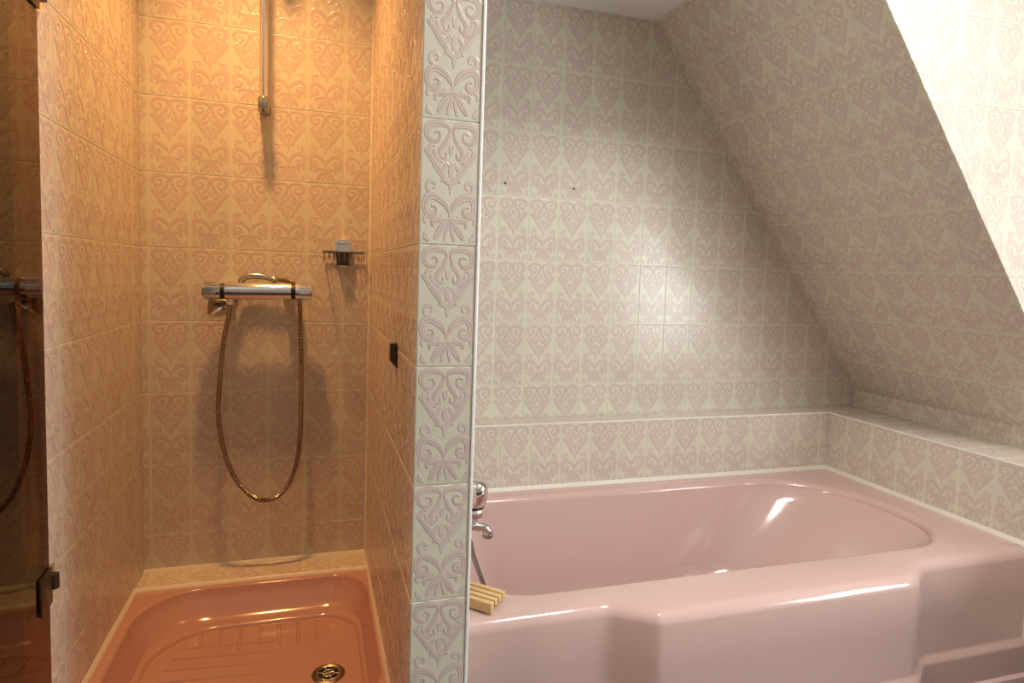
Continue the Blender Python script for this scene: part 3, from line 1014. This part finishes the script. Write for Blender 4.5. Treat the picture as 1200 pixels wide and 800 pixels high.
bh = quick('bath_shower_hose', None, M_STEEL, lambda bm: ribbed_hose(bm, [(XDR + 0.045, 1.425, 0.432), (XDR + 0.075, 1.41, 0.428), (0.358, 1.40, 0.408), (0.372, 1.40, 0.360), (0.392, 1.405, 0.308), (0.415, 1.42, 0.25), (0.44, 1.45, 0.17), (0.47, 1.48, 0.105), (0.53, 1.52, 0.074), (0.62, 1.53, 0.070)], 0.0068, 0.0056, 10), 25)
tag(bh, 'ribbed metal hose hanging from the bath mixer into the bath', 'hose')

# ------------------------------------------------------------------ wooden soap dish on the bath rim
C0 = Vector((0.3835, 1.181, 0))           # far right corner of the top
LD = Vector((-0.714, 0.700, 0)).normalized()
WD = Vector((-0.700, -0.714, 0)).normalized()
dish = empty('wooden_soap_dish', (0.33, 1.19, ZT))
tag(dish, 'slatted wooden soap dish on the front left corner of the bath rim', 'soap dish')
LEN, WID, TOPZ = 0.088, 0.064, ZT + 0.0225


def dish_box(bm, l0, l1, w0, w1, z0, z1, bev=0.001):
    tmp = bmesh.new()
    add_box(tmp, (l0, w0, z0), (l1, w1, z1), bev)
    for v in tmp.verts:
        v.co = C0 + LD * v.co.x + WD * v.co.y + Vector((0, 0, v.co.z))
    me = bpy.data.meshes.new('tmp')
    tmp.to_mesh(me)
    tmp.free()
    bm.from_mesh(me)
    bpy.data.meshes.remove(me)


for i in range(4):
    w0 = i * 0.0165
    part('slat', dish, M_WOOD, lambda bm: dish_box(bm, 0, LEN, w0, w0 + 0.0125, TOPZ - (0.013 if i < 3 else 0.0205), TOPZ), 30)
for l0 in (0.010, LEN - 0.022):
    part('cross_bar', dish, M_WOOD, lambda bm: dish_box(bm, l0, l0 + 0.012, 0.002, WID - 0.004, ZT + 0.0003, TOPZ - 0.012), 30)

# ------------------------------------------------------------------ lamps out of view: shower spotlight, then added fixtures for the fill lights
cl = empty('ceiling_spotlight', (-0.19, 1.56, ZR))
tag(cl, 'recessed warm spotlight in the shower ceiling', 'lamp')
part('ring', cl, M_STEEL, lambda bm: add_lathe(bm, (-0.19, 1.56, ZR - 0.0005), (0, 0, -1), [(0.042, 0.0), (0.045, 0.002), (0.045, 0.006), (0.036, 0.008), (0.034, 0.001)], 28))
part('bulb', cl, M_BULB, lambda bm: add_lathe(bm, (-0.19, 1.56, ZR - 0.001), (0, 0, -1), [(0.0, 0.0), (0.033, 0.0), (0.030, 0.004), (0.0, 0.006)], 20))
rl_ = empty('added_ceiling_lamp', (1.05, 0.60, ZR))  # added fixture at the overhead fill light
tag(rl_, 'added round white ceiling lamp, out of view, for the overhead fill light', 'lamp')
part('base', rl_, M_TRIM, lambda bm: add_lathe(bm, (1.05, 0.60, ZR - 0.0005), (0, 0, -1), [(0.0, 0.0), (0.17, 0.0), (0.17, 0.02), (0.0, 0.02)], 32))
part('shade', rl_, M_DIFF, lambda bm: add_lathe(bm, (1.05, 0.60, ZR - 0.02), (0, 0, -1), [(0.0, 0.0), (0.16, 0.0), (0.15, 0.03), (0.09, 0.052), (0.0, 0.06)], 32))
wl = empty('added_wall_lamp', (-1.70, 0.10, 1.62))  # added fixture at the fill light from the left
tag(wl, 'added white lamp on the unseen left wall, for the fill from the left', 'lamp')
part('back_plate', wl, M_TRIM, lambda bm: add_box(bm, (-1.6995, -0.25, 1.37), (-1.68, 0.45, 1.87), 0.004))
part('shade', wl, M_DIFF, lambda bm: add_box(bm, (-1.68, -0.22, 1.40), (-1.62, 0.42, 1.84), 0.012))
